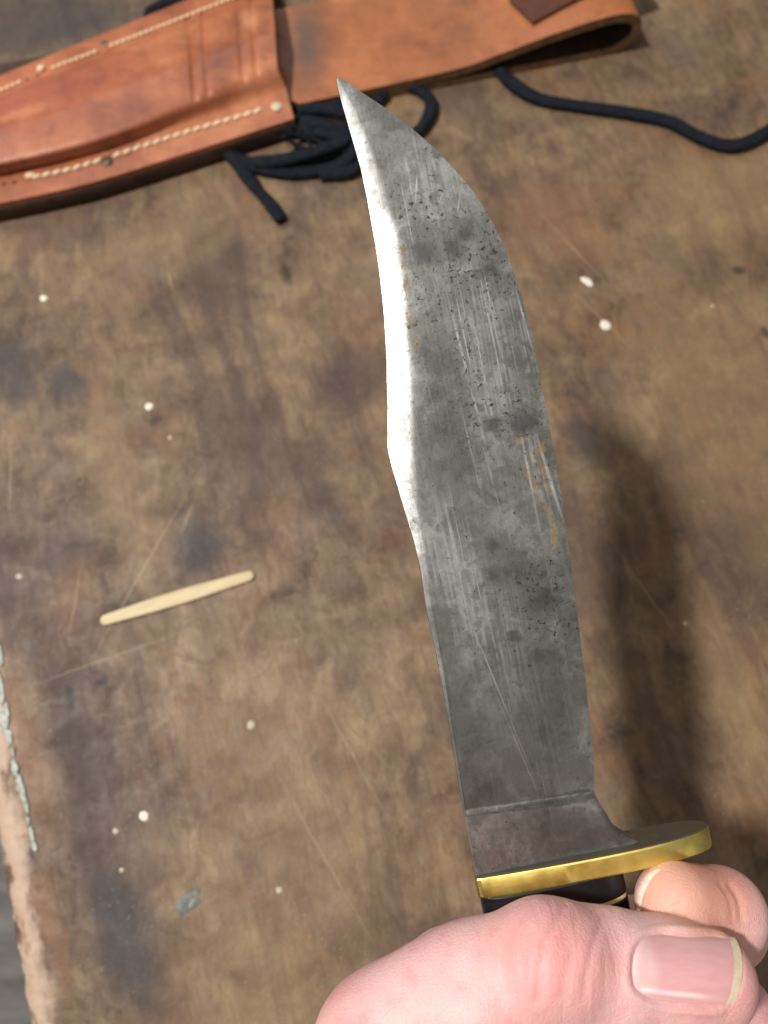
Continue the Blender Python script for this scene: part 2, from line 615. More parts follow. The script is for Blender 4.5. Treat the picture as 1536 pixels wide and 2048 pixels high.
# rows across the sheath, each a line in the photo (left end .. mouth) with its height above the table
ROWS = [  # (points along, z)
    ([(-110, 197), (0, 151), (150, 90), (300, 29), (540, -70)], 0.0105),      # upper outer edge
    ([(-110, 216), (0, 172), (150, 112), (300, 53), (542, -42)], 0.0115),     # flange
    ([(-110, 232), (0, 189), (150, 131), (300, 71), (543, -24)], 0.0115),     # foot of ridge
    ([(-110, 240), (0, 199), (150, 141), (300, 80), (544, -16)], 0.0185),     # ridge shoulder
    ([(-110, 297), (0, 262), (150, 213), (300, 155), (550, 65)], 0.0220),     # ridge middle
    ([(-110, 352), (0, 330), (130, 300), (250, 263), (383, 207), (554, 138)], 0.0190),  # lower shoulder
    ([(-110, 368), (0, 345), (110, 322), (208, 297), (375, 243), (572, 176)], 0.0115),  # foot
    ([(-110, 388), (0, 366), (110, 345), (212, 318), (375, 264), (579, 205)], 0.0115),  # stitch row
    ([(-110, 428), (0, 406), (110, 383), (208, 358), (354, 312), (588, 237)], 0.0105),  # lower outer edge
]
NS = 150


def row_points(row, n=NS):
    pts, z = row
    p = smooth_path(pts, 400)
    seg = np.concatenate([[0], np.cumsum(np.hypot(*np.diff(p, axis=0).T))])
    t = np.linspace(0, seg[-1], n)
    q = np.stack([np.interp(t, seg, p[:, 0]), np.interp(t, seg, p[:, 1])], 1)
    return np.array([T(x, y, z) for x, y in q])


RW = np.array([row_points(r) for r in ROWS])               # 9 x NS x 3


def sheath_section(i, n=72):
    """dense smooth cross-section at station i"""
    c = RW[:, i]
    cum = np.concatenate([[0], np.cumsum(np.linalg.norm(np.diff(c, axis=0), axis=1))])
    t = np.linspace(0, cum[-1], n)
    s = np.stack([np.interp(t, cum, c[:, k]) for k in range(3)], 1)
    k = s.copy()
    for _ in range(3):
        k[1:-1] = (k[:-2] + 2 * k[1:-1] + k[2:]) / 4
    return k


sec = np.array([sheath_section(i) for i in range(NS)])      # NS x n x 3
nsec = sec.shape[1]
# tooled double lines pressed across the ridge
def px_of(v):
    d = v - CAM
    dep = d @ FWD
    return 768 + F * (d @ RIGHT) / dep, 1024 - F * (d @ UP) / dep


TOOL = [((372, 20), (390, 200)), ((402, 10), (416, 192)), ((474, -20), (487, 163)), ((500, -30), (513, 152))]
for i in range(NS):
    for j in range(nsec):
        x, y = px_of(sec[i, j])
        if 8 < j < 55:
            for (x0, y0), (x1, y1) in TOOL:
                t = (y - y0) / (y1 - y0)
                if t < 1.0:
                    d = abs(x - (x0 + (x1 - x0) * t))
                    sec[i, j, 2] -= 0.0009 * math.exp(-(d / 3.6) ** 2)
sec[:, :, 2] += 0.00012 * (rng.random(sec.shape[:2]) - 0.5)


def refine(a, n):
    """resample the first axis so tool lines are sharp"""
    return a


V = list(sec.reshape(-1, 3))
Fc = grid_faces(NS, nsec)
th = 0.0024
V2 = [v - np.array([0, 0, th]) for v in V]
off = len(V)
Fall = Fc + [tuple(off + q for q in f[::-1]) for f in Fc]
# close the rim
for i in range(NS - 1):
    for j in (0, nsec - 1):
        a, b = i * nsec + j, (i + 1) * nsec + j
        Fall.append((a, b, off + b, off + a))
for j in range(nsec - 1):
    for i in (0, NS - 1):
        a, b = i * nsec + j, i * nsec + j + 1
        Fall.append((a, b, off + b, off + a))
front = sh_obj('front_panel', V + V2, Fall, M_LEATHER, None, 50)


def edge_band(name, top, zt, zb, inset, mat, bulge=0.0006):
    """a welt strip running under the outer edge of the front panel"""
    n = len(top)
    d = np.gradient(top, axis=0)
    d[:, 2] = 0
    d /= np.linalg.norm(d, axis=1)[:, None]
    side = np.stack([d[:, 1], -d[:, 0], np.zeros(n)], 1)   # to the right of travel = towards -y (lower edge)
    return d, side


def welt(name, line, sgn, zt, zb, mat, width=0.011, out=0.0004):
    n = len(line)
    d = np.gradient(line, axis=0)
    d[:, 2] = 0
    d /= np.linalg.norm(d, axis=1)[:, None]
    side = np.stack([d[:, 1], -d[:, 0], np.zeros(n)], 1) * sgn
    V = []
    k = 6
    for i in range(n):
        b = np.array([line[i][0], line[i][1], 0])
        prof = [(-width, zb), (out, zb), (out + 0.0006, zb * 0.7 + zt * 0.3), (out + 0.0004, zb * 0.3 + zt * 0.7), (out, zt), (-width, zt)]
        for o_, z_ in prof:
            V.append(b + side[i] * (o_ + 0.00025 * (rng.random() - 0.5)) + np.array([0, 0, z_]))
    Fc = []
    for i in range(n - 1):
        for j in range(k):
            Fc.append((i * k + j, i * k + (j + 1) % k, (i + 1) * k + (j + 1) % k, (i + 1) * k + j))
    Fc += [tuple(range(k)), tuple(range((n - 1) * k, n * k))]
    return sh_obj(name, V, Fc, mat, None, 60)


low = RW[8]
upp = RW[0]
welt('welt', low, 1, 0.0081, 0.0031, M_DARKEDGE)
welt('welt', upp, -1, 0.0081, 0.0031, M_DARKEDGE)

# back panel: runs under the front panel, out past the mouth, folds over into the belt loop
AX0 = T(596, 222, 0.003)
AX1 = T(1262, 92, 0.003)
ax = AX1 - AX0
LEN = np.linalg.norm(ax)
ax /= LEN
ac = np.array([-ax[1], ax[0], 0.0])                       # across, towards +y
# profile of the strap in (along, height); thickness grows outwards
bx = [(-0.15, 0.0016), (-0.05, 0.0016), (0.05, 0.0016), (0.09, 0.0016), (LEN - 0.018, 0.0017), (LEN - 0.008, 0.0026), (LEN - 0.0015, 0.0080),
      (LEN - 0.0005, 0.0140), (LEN - 0.005, 0.0186), (LEN - 0.016, 0.0198), (LEN - 0.04, 0.0165), (LEN - 0.065, 0.0112), (LEN - 0.09, 0.0070), (0.012, 0.0050), (0.0, 0.0050), (-0.018, 0.0050)]
path = smooth_path(bx, 130)
tg = np.gradient(path, axis=0)
tg /= np.linalg.norm(tg, axis=1)[:, None]
nm = np.stack([-tg[:, 1], tg[:, 0]], 1)
TH = 0.0022
WID = 0.058
nw = 30
V = []
for i in range(len(path)):
    for sgn in (-1, 1):
        for j in range(nw):
            tt = j / (nw - 1)
            q = path[i] + nm[i] * sgn * TH
            inset = 0.0
            if path[i][0] < 0:
                inset = 0.002 
            r = AX0 + ax * q[0] + ac * (tt * WID + inset)
            V.append((r[0], r[1], max(q[1], 0.0002)))
npth = len(path)


def vid(i, s, j):
    return i * 2 * nw + s * nw + j


Fc, Ed = [], []
for i in range(npth - 1):
    for j in range(nw - 1):
        Fc.append((vid(i, 0, j), vid(i, 0, j + 1), vid(i + 1, 0, j + 1), vid(i + 1, 0, j)))
        Fc.append((vid(i, 1, j), vid(i + 1, 1, j), vid(i + 1, 1, j + 1), vid(i, 1, j + 1)))
    for j in (0, nw - 1):
        Ed.append((vid(i, 0, j), vid(i + 1, 0, j), vid(i + 1, 1, j), vid(i, 1, j)))
for i in (0, npth - 1):
    for j in range(nw - 1):
        Ed.append((vid(i, 0, j), vid(i, 0, j + 1), vid(i, 1, j + 1), vid(i, 1, j)))
back = sh_obj('back_panel', V, Fc + Ed, M_BACK, None, 50)
back.data.materials.append(M_EDGE)
back.data.materials.append(M_DARKEDGE)
# cut edges show raw leather
vs = [v.co for v in back.data.vertices]
for p in back.data.polygons:
    if len({(v // nw) % 2 for v in p.vertices}) == 2:
        p.material_index = 1
    elif all((v // nw) % 2 == 1 for v in p.vertices):
        p.material_index = 2  # flesh side of the loop, its inner shade put into the colour
# the back panel's tongue under the front panel follows the sheath body
V, Fc = [], []
for i in range(0, NS, 3):
    for j, f in enumerate((0.0, 0.5, 1.0)):
        p = upp[i] * (1 - f) + low[i] * f
        for z in (0.0002, 0.0031):
            V.append((p[0], p[1], z))
n_ = len(V) // 6
for i in range(n_ - 1):
    a, b = i * 6, (i + 1) * 6
    for j in (0, 2):
        Fc += [(a + j, a + j + 2, b + j + 2, b + j), (a + j + 1, b + j + 1, b + j + 3, a + j + 3)]
    Fc += [(a, b, b + 1, a + 1), (a + 4, a + 5, b + 5, b + 4)]
Fc += [(0, 1, 3, 2), (2, 3, 5, 4), ((n_ - 1) * 6, (n_ - 1) * 6 + 2, (n_ - 1) * 6 + 3, (n_ - 1) * 6 + 1), ((n_ - 1) * 6 + 2, (n_ - 1) * 6 + 4, (n_ - 1) * 6 + 5, (n_ - 1) * 6 + 3)]
sh_obj('backing', V, Fc, M_DARKEDGE, None, 40)

# stub of the dark retaining strap lying over the loop
sp = [(1018, -4), (1064, 47), (1165, 8), (1290, -40), (1240, -95), (1100, -45)]
V = [tuple(T(x, y, 0.0158 + 0.0012 * (k % 2) * 0)) for k, (x, y) in enumerate(sp)] + [tuple(T(x, y, 0.0185)) for x, y in sp]
V = [Vector(v) for v in V]
# top layer of the loop slopes, so the strap follows it
for k, v in enumerate(V):
    s = (np.array(v) - AX0) @ ax
    z = float(np.interp(s, [0.0, LEN - 0.09, LEN - 0.065, LEN - 0.04, LEN - 0.016, LEN - 0.005], [0.0066, 0.0086, 0.0128, 0.0181, 0.0214, 0.0202]))
    v.z = z + (0.0004 if k < len(sp) else 0.0030)
n_ = len(sp)
sh_obj('strap', V, [tuple(range(n_)), tuple(range(n_, 2 * n_))] + [(i, (i + 1) % n_, n_ + (i + 1) % n_, n_ + i) for i in range(n_)], M_STRAP, None, 30)


def ellipsoid_mesh(name, nu, nv, mat, sq=1.0):
    V, Fc = [(0, 0, 1)], []
    for i in range(1, nv):
        a = math.pi * i / nv
        for j in range(nu):
            b = 2 * math.pi * j / nu
            V.append((math.sin(a) * math.cos(b), math.sin(a) * math.sin(b), math.cos(a)))
    V.append((0, 0, -1))
    for j in range(nu):
        Fc.append((0, 1 + j, 1 + (j + 1) % nu))
        Fc.append((len(V) - 1, 1 + (nv - 2) * nu + (j + 1) % nu, 1 + (nv - 2) * nu + j))
    for i in range(nv - 2):
        for j in range(nu):
            Fc.append((1 + i * nu + j, 1 + (i + 1) * nu + j, 1 + (i + 1) * nu + (j + 1) % nu, 1 + i * nu + (j + 1) % nu))
    me = bpy.data.meshes.new(name)
    me.from_pydata(V, [], Fc)
    me.shade_smooth()
    me.materials.append(mat)
    return me


ST = ellipsoid_mesh('stitch', 8, 6, M_THREAD)


def place(name, me, loc, rz, sc, parent=sheath):
    o = bpy.data.objects.new(name, me)
    COL.objects.link(o)
    o.parent = parent
    o.location = Vector(loc) - Vector(parent.location)
    o.rotation_euler = (0, 0, rz)
    o.scale = sc
    return o


def stitch_row(pts, z, pitch_px, skip=(), wpx=3.4):
    p = smooth_path(pts, 600)
    seg = np.concatenate([[0], np.cumsum(np.hypot(*np.diff(p, axis=0).T))])
    n = int(seg[-1] / pitch_px)
    for k in range(n):
        t = (k + 0.5) * pitch_px
        x, y = np.interp(t, seg, p[:, 0]), np.interp(t, seg, p[:, 1])
        if any(a < x < b for a, b in skip) or x < -60:
            continue
        x2, y2 = np.interp(t + 4, seg, p[:, 0]), np.interp(t + 4, seg, p[:, 1])
        a, b = T(x, y, z), T(x2, y2, z)
        d = b - a
        kk = tscale(x, y)
        place('stitch', ST, a, math.atan2(d[1], d[0]) + 0.22 + rng.normal(0, 0.06), (pitch_px * 0.5 * kk, wpx * kk, 0.00075))


stitch_row([(-60, 205), (0, 181), (100, 138), (220, 92), (460, -2), (520, -26)], 0.0119, 12.5, skip=[(40, 96), (200, 216)], wpx=3.6)
stitch_row([(62, 355), (140, 338), (212, 316), (300, 287), (375, 263), (460, 238), (540, 214)], 0.0118, 21.0, skip=[(198, 226)], wpx=4.6)
stitch_row([(-60, 381), (-10, 372), (-2, 370)], 0.0118, 21.0)
HOLE = ellipsoid_mesh('stitch_hole', 10, 6, M_DARKEDGE)
for x, y in ((54, 160), (76, 152), (7, 368), (28, 365)):
    place('stitch_hole', HOLE, T(x, y, 0.0115), 0, (0.0008, 0.0008, 0.0003))
RV = ellipsoid_mesh('rivet', 16, 8, M_RIVET)
place('rivet', RV, T(214, 322, 0.0116), 0, (0.0025, 0.0025, 0.0008))
place('rivet', RV, T(208, 86, 0.0112), 0.5, (0.0020, 0.0014, 0.0006))
RP = ellipsoid_mesh('rivet', 16, 8, M_PALE)
place('rivet', RP, T(553, 213, 0.0116), 0, (0.0027, 0.0025, 0.0009))
KN = ellipsoid_mesh('thread_knot', 12, 8, M_THREAD)
place('thread_knot', KN, T(82, 137, 0.0121), 0.8, (0.0021, 0.0017, 0.0013))
place('thread_knot', KN, T(60, 351, 0.0121), 0.4, (0.0023, 0.0015, 0.0012))

# ------------------------------------------------------------------ dark laces
mc = Mat('navy black lace')
cn = mc.noise(900, 4, 0.6, mc.map(scale=(0.35, 1, 1)))
mc.set(color=mc.ramp(cn, [(0.3, srgb(17, 18, 22)), (0.7, srgb(40, 43, 51))]), rough=0.9, spec=0.12, normal=mc.bump(mc.math('ADD', cn, mc.noise(2600, 3)), 0.8, 0.0006))
M_CORD = mc.m


def TT(lst):
    return [T(x, y, z) for x, y, z in lst]


lace = tube('lace', TT([(985, 120, 0.0035), (1020, 162, 0.0032), (1075, 196, 0.0026), (1160, 212, 0.0026), (1260, 226, 0.0026), (1340, 243, 0.0026),
                        (1400, 274, 0.0026), (1465, 291, 0.0026), (1530, 266, 0.0027), (1600, 215, 0.0027), (1680, 190, 0.0027)]),
            [0.0031, 0.0034, 0.0029, 0.0032, 0.0030, 0.0033, 0.0029, 0.0032], M_CORD, None, 200, 14, 0.62, 0.10)
tag(lace, 'long dark lace curving out from under the belt loop to the right', 'lace')
bundle = empty('lace_bundle', (0, 0, 0))
tag(bundle, 'tangle of black lace ends bunched beneath the sheath mouth', 'lace')
strands = [
    [(600, 215, .004), (680, 222, .008), (735, 255, .006), (690, 300, .0032), (600, 318, .003), (520, 330, .003), (440, 300, .003)],
    [(590, 240, .004), (650, 250, .0085), (710, 285, .007), (680, 328, .003), (600, 345, .0028), (530, 338, .0028), (470, 318, .003)],
    [(560, 235, .003), (630, 262, .006), (690, 275, .0085), (640, 300, .0075), (560, 320, .0065), (490, 325, .003)],
    [(450, 300, .003), (480, 335, .004), (508, 372, .0028), (540, 408, .0026), (563, 440, .0024)],
    [(770, 165, .003), (830, 175, .0028), (862, 205, .0028), (850, 245, .0028), (815, 272, .0028), (740, 268, .0028), (690, 262, .003)],
    [(600, 195, .003), (660, 205, .0035), (720, 215, .004), (760, 195, .003), (770, 168, .003)],
    [(600, 255, .004), (655, 285, .0035), (718, 318, .003), (700, 342, .0028), (640, 350, .0026)],
]
for s in strands:
    tube('strand', TT(s), [0.0034, 0.0029, 0.0033, 0.0027, 0.0032, 0.003], M_CORD, bundle, 60, 10, 0.62, 0.12)
for k in range(16):                                        # loose frayed plies of the bundle
    x0, y0 = 545 + 120 * rng.random(), 240 + 45 * rng.random()
    ang = rng.normal(0.25, 0.5)
    L_ = 70 + 70 * rng.random()
    pts_ = []
    for q in range(5):
        f_ = q / 4
        pts_.append((x0 + L_ * f_ * math.cos(ang) + rng.normal(0, 5), y0 + 12 * f_ + L_ * f_ * math.sin(ang) * 0.7 + rng.normal(0, 5), 0.004 + 0.006 * rng.random() * (1 - f_)))
    pts_ = [(x, min(y, 348), z) for x, y, z in pts_]
    tube('strand', TT(pts_), 0.0007 + 0.0009 * rng.random(), M_CORD, bundle, 24, 7, 0.7, 0.2)
end = tube('lace_end', TT([(430, -20, .003), (352, 4, .003), (322, 14, .003), (300, 32, .003), (330, 60, .002)]), 0.0032, M_CORD, None, 40, 12, 0.85, 0.05)
tag(end, 'short dark blue lace end poking out above the sheath at the top edge', 'lace')

# ------------------------------------------------------------------ knife
D0, DT = 0.155, 0.157                     # depth of the blade plane at the guard and at the tip
pa, pb, pc = P(700, 1700, D0), P(1200, 1700, D0), P(768, 160, DT)
N = np.cross(pb - pa, pc - pa)
N /= np.linalg.norm(N)


def BP(px, py):
    r = ray(px, py)
    return CAM + r * ((pa - CAM) @ N) / (r @ N)


U = BP(1429, 1653) - BP(951, 1748)
U /= np.linalg.norm(U)
Vv = np.cross(N, U)
KO = BP(1075, 1716)
KM = Matrix(((U[0], Vv[0], N[0], KO[0]), (U[1], Vv[1], N[1], KO[1]), (U[2], Vv[2], N[2], KO[2]), (0, 0, 0, 1)))


def uv(px, py):
    d = BP(px, py) - KO
    return np.array([d @ U, d @ Vv])


knife = empty('hunting_knife')
knife.matrix_world = KM
tag(knife, 'fixed blade hunting knife with worn steel clip-point blade and brass guard', 'knife')

LP = [(673, 158), (678, 185), (684, 208), (701, 267), (720, 333), (735, 403), (749, 481), (760, 552), (768, 630), (773, 716), (775, 813), (775, 900), (783, 932), (793, 966), (808, 1019), (826, 1076),
      (839, 1128), (852, 1216), (870, 1296), (888, 1392), (905, 1493), (920, 1586), (927, 1621), (949, 1746)]
IP = [(676, 158), (690, 185), (700, 205), (713, 228), (737, 286), (760, 349), (776, 411), (797, 474), (807, 544), (813, 599), (818, 677), (825, 755), (830, 872), (832, 927), (836, 1010), (846, 1085), (856, 1146),
      (864, 1216), (880, 1296), (895, 1392), (911, 1493), (925, 1586), (931, 1621), (953, 1746)]
RP_ = [(684, 158), (729, 189), (776, 220), (819, 253), (873, 301), (914, 345), (950, 388), (977, 431), (1004, 482), (1027, 544), (1045, 599), (1065, 677), (1081, 763), (1097, 845), (1112, 927), (1125, 1010),
       (1138, 1098), (1149, 1186), (1159, 1265), (1168, 1340), (1176, 1410), (1184, 1485), (1189, 1550), (1187, 1575), (1185, 1586), (1193, 1598), (1204, 1614), (1221, 1645), (1243, 1668), (1290, 1680)]


def prep(L):
    a = np.array([uv(*p) for p in L])
    return a[np.argsort(a[:, 1])]


la, ia, ra = prep(LP), prep(IP), prep(RP_)
VT = la[-1, 1]
vrow = np.unique(np.concatenate([np.linspace(-0.0015, 0.008, 12), np.linspace(0.008, 0.0175, 48), np.linspace(0.0175, VT - 0.004, 150), np.linspace(VT - 0.004, VT - 0.00015, 12)]))


def curve(a, v):
    # interpolate with a little rounding of the polyline
    r = 0
    for k, wgt in ((-0.0012, 0.25), (0, 0.5), (0.0012, 0.25)):
        r = r + wgt * np.interp(v + k * min(1, max(0, (VT - v) / 0.006)), a[:, 1], a[:, 0])
    return r


pl0, pl1 = uv(927, 1622), uv(1187, 1592)
NB, NF = 9, 34
Vb, rows = [], 0
cols = None
for v in vrow:
    ul, ui, ur = curve(la, v), curve(ia, v), curve(ra, v)
    ui = min(max(ui, ul + 0.00012), ur - 0.0001)
    k = (VT - v) / VT
    t = np.interp(k, [0, 0.03, 0.15, 0.4, 1.0], [0.00025, 0.0006, 0.0012, 0.0017, 0.0021])
    bw = ui - ul
    ws = max(t - bw * math.tan(math.radians(np.interp(k, [0, 0.05, 0.16, 0.3, 0.46, 0.56, 0.64, 1], [3.0, 4.0, 7.5, 11.0, 12.0, 8.5, 4.5, 7.0]))), 0.00018)
    line = []
    for j in range(NB):
        s = j / NB
        line.append((ul + bw * s, v, ws + (t - ws) * (1 - (1 - s) ** 1.55)))
    for j in range(NF + 1):
        s = j / NF
        u = ui + (ur - ui) * s
        vp = pl0[1] + (pl1[1] - pl0[1]) * (u - pl0[0]) / (pl1[0] - pl0[0])
        e = 0.00016
        grind = t + (e - t) * (s ** 1.12)
        g = min(1, max(0, (v - vp) / 0.0009))
        g = g * g * (3 - 2 * g)
        ric = t * 1.06 - (0.0004 if s > 0.985 else 0)
        line.append((u, v, ric * (1 - g) + (grind - 0.00030 * (1 - s) * math.exp(-max(0, v - vp) / 0.012)) * g))
    cols = len(line)
    Vb += line
nr = len(vrow)
nfv = len(Vb)
Vb += [(x, y, -z) for x, y, z in Vb]
Fb = grid_faces(nr, cols) + grid_faces(nr, cols, nfv, True)
for i in range(nr - 1):
    for j in (0, cols - 1):
        a, b = i * cols + j, (i + 1) * cols + j
        Fb.append((a, b, nfv + b, nfv + a))
for j in range(cols - 1):
    for i in (0, nr - 1):
        a, b = i * cols + j, i * cols + j + 1
        Fb.append((a, b, nfv + b, nfv + a))


def blade_material():
    m = Mat('worn carbon steel')
    m.dim = '2D'
    w1 = m.warp(500, 0.0012, detail=5)

    def spots(lst, soft=0.6, vec=None):
        out = []
        for px, py, rx, ry, deg in lst:
            c = uv(px, py)
            k = 0.155 / F
            out.append(m.blob(c[0], c[1], rx * k, ry * k, math.radians(deg), soft, vec))
        return m.most(out)
    cloud = m.noise(85, 6, 0.7, m.warp(150, 0.004))
    cloud2 = m.noise(260, 6, 0.72)
    base = m.ramp(cloud, [(0.3, (0.19, 0.185, 0.172, 1)), (0.5, (0.325, 0.318, 0.298, 1)), (0.66, (0.52, 0.515, 0.49, 1))])
    base = m.mix(m.step(cloud2, 0.48, 0.64, 0, 0.6), base, (0.19, 0.185, 0.17, 1))
    # bright rubbed area near the belly, with scratches along the blade
    rub = spots([(1010, 720, 95, 210, 8), (880, 330, 60, 110, -25), (1080, 900, 60, 130, 8), (960, 1250, 60, 260, 12)], 0.9, w1)
    streak = m.noise(1500, 4, 0.6, m.map(scale=(1, 0.035, 1), rot=(0, 0, math.radians(-4))))
    base = m.mix(m.math('MULTIPLY', m.math('MULTIPLY', rub, m.step(cloud2, 0.62, 0.4)), m.step(streak, 0.38, 0.66, 0.12, 0.7)), base, (0.78, 0.78, 0.74, 1))
    scr = m.step(m.noise(1100, 2, 0.5, m.map(scale=(1, 0.018, 1), loc=(0.3, 0.2, 0), rot=(0, 0, math.radians(-3)))), 0.66, 0.74)
    longs = spots([(936, 760, 2.2, 120, 3), (1048, 640, 1.6, 45, 4), (832, 385, 1.6, 24, -14), (1085, 700, 1.4, 50, 5), (1100, 960, 3, 60, 6), (940, 900, 1.8, 70, 2), (1075, 620, 1.4, 40, 6),
                   (918, 400, 1.3, 20, -18), (1000, 1390, 1.3, 120, 11), (1030, 1480, 1.2, 80, 12), (855, 770, 1.2, 40, 2), (980, 950, 1.3, 60, 4)], 0.8, m.warp(900, 0.00012))
    lines = m.math('MAXIMUM', m.math('MULTIPLY', scr, m.math('ADD', m.math('MULTIPLY', rub, 0.7), 0.12)), longs)
    base = m.mix(m.math('MULTIPLY', lines, 0.95), base, (1.0, 1.0, 0.96, 1))
    # black pits gathered in clouds
    fieldm = m.math('ADD', spots([(950, 520, 95, 75, 10), (1010, 840, 85, 60, -10), (1090, 1200, 60, 90, 0), (900, 760, 70, 200, 5), (985, 560, 60, 60, 0), (850, 430, 60, 60, 0)], 0.8, w1), 0.22)
    pit_n = m.noise(950, 4, 0.65, w1)
    pits = m.step(m.math('SUBTRACT', pit_n, m.math('MULTIPLY', fieldm, 0.085)), 0.31, 0.255)
    vor = m.math('MULTIPLY', m.step(m.voronoi(800, w1), 0.26, 0.12), m.step(m.noise(330, 2), 0.56, 0.66))
    pits = m.math('MAXIMUM', pits, m.math('MULTIPLY', vor, m.step(fieldm, 0.2, 1.0, 0.12, 1.0)))
    base = m.mix(m.math('MULTIPLY', pits, 0.92), base, (0.05, 0.048, 0.045, 1))
    dark = spots([(1045, 845, 40, 34, 0), (985, 850, 24, 16, 20), (985, 1090, 13, 14, 0), (981, 1146, 12, 12, 0), (1027, 1272, 11, 14, 0), (1082, 1468, 10, 15, -15), (1084, 1150, 7, 8, 0), (875, 738, 16, 14, 0),
                  (1085, 1200, 34, 26, 0), (1075, 1310, 12, 12, 0), (845, 510, 34, 26, 0), (905, 500, 24, 24, 0), (930, 470, 20, 14, 0), (975, 540, 26, 16, 20), (1060, 835, 22, 12, -30)], 0.75, m.warp(600, 0.0014, detail=5))
    base = m.mix(m.math('MULTIPLY', dark, 0.86), base, (0.10, 0.10, 0.095, 1))
    # broad darker patches towards the guard and along the swage
    pat = spots([(1000, 1480, 190, 130, 0), (900, 1330, 24, 220, 12), (880, 760, 45, 130, 3), (790, 250, 40, 60, -20), (1080, 1660, 120, 40, -10), (905, 880, 55, 160, 5)], 0.85, m.warp(200, 0.004))
    base = m.mix(m.math('MULTIPLY', pat, 0.55), base, (0.17, 0.162, 0.145, 1))
    # rust: yellow-brown streaks and the line along the swage
    rust = spots([(1062, 960, 6, 36, 12), (1089, 955, 6, 40, 8), (1100, 1040, 5, 50, 8), (1105, 1075, 4, 22, 0), (806, 505, 6, 12, 0), (812, 570, 6, 18, 0), (818, 640, 6, 22, 0), (832, 690, 8, 12, 0),
                  (806, 535, 3, 10, 0), (1080, 900, 20, 10, 40), (1040, 880, 14, 8, 10)], 0.8, m.warp(700, 0.0009, detail=5))
    rust = m.math('MULTIPLY', rust, m.step(m.noise(600, 4), 0.35, 0.55))
    base = m.mix(m.math('MULTIPLY', rust, 0.8), base, (0.20, 0.125, 0.035, 1))
    # dark lines along the plunge and where the blade meets the guard
    gr = []
    for p0, p1, wd in (((918, 1623), (1196, 1589), 6), ((940, 1752), (1260, 1690), 14)):
        a, b = uv(*p0), uv(*p1)
        gr.append(m.blob((a[0] + b[0]) / 2, (a[1] + b[1]) / 2, np.linalg.norm(b - a) * 0.55, wd * 0.155 / F, math.atan2(b[1] - a[1], b[0] - a[0]), 0.7, m.warp(500, 0.0007, detail=5)))
    dark_lines = m.math('MULTIPLY', m.most(gr), m.step(m.noise(350, 4, 0.6, m.map(scale=(1, 0.6, 1))), 0.2, 0.5, 0.8, 1.0))
    base = m.mix(dark_lines, base, (0.06, 0.052, 0.042, 1))
    notmetal = m.math('MAXIMUM', m.math('MULTIPLY', rust, 0.8), m.math('MULTIPLY', dark_lines, 0.7))
    rough = m.math('ADD', m.step(cloud2, 0.3, 0.7, 0.38, 0.50), m.math('MULTIPLY', m.math('MAXIMUM', pits, dark), 0.1))
    rough = m.math('SUBTRACT', rough, m.math('MULTIPLY', lines, 0.1))
    h = m.math('ADD', m.math('MULTIPLY', streak, 0.35), m.math('ADD', m.math('MULTIPLY', cloud2, 0.3), m.math('MULTIPLY', pit_n, 0.25)))
    m.set(color=base, metal=m.math('SUBTRACT', 1.0, notmetal), rough=rough, normal=m.bump(h, 0.3, 0.00014))
    return m.m


blade = mesh_obj('blade', Vb, Fb, blade_material(), knife, True, 30)
recalc(blade)


def brass():
    m = Mat('scuffed brass')
    n = m.noise(300, 5, 0.65)
    base = m.ramp(n, [(0.3, (0.84, 0.68, 0.16, 1)), (0.5, (0.91, 0.77, 0.22, 1)), (0.75, (0.94, 0.83, 0.30, 1))])
    sx = m.n.new('ShaderNodeSeparateXYZ')
    m.put(sx.inputs[0], m.warp(500, 0.0006))
    # the face towards the blade is tarnished brown
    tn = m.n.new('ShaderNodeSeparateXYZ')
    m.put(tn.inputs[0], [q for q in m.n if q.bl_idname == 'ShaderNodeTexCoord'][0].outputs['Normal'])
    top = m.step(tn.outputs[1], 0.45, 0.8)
    ends = m.step(m.math('ADD', sx.outputs[0], m.math('MULTIPLY', n, 0.004)), 0.014, 0.038)
    left = m.step(sx.outputs[0], -0.0098, -0.0118)
    base = m.mix(m.math('MULTIPLY', m.math('MAXIMUM', ends, left), m.step(n, 0.35, 0.6, 0.35, 0.8)), base, (0.34, 0.245, 0.075, 1))
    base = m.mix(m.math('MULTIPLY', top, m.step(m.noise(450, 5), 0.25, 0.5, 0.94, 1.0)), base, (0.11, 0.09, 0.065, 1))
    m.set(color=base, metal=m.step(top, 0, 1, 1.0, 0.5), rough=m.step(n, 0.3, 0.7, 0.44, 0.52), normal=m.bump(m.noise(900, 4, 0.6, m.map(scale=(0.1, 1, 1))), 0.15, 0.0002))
    return m.m


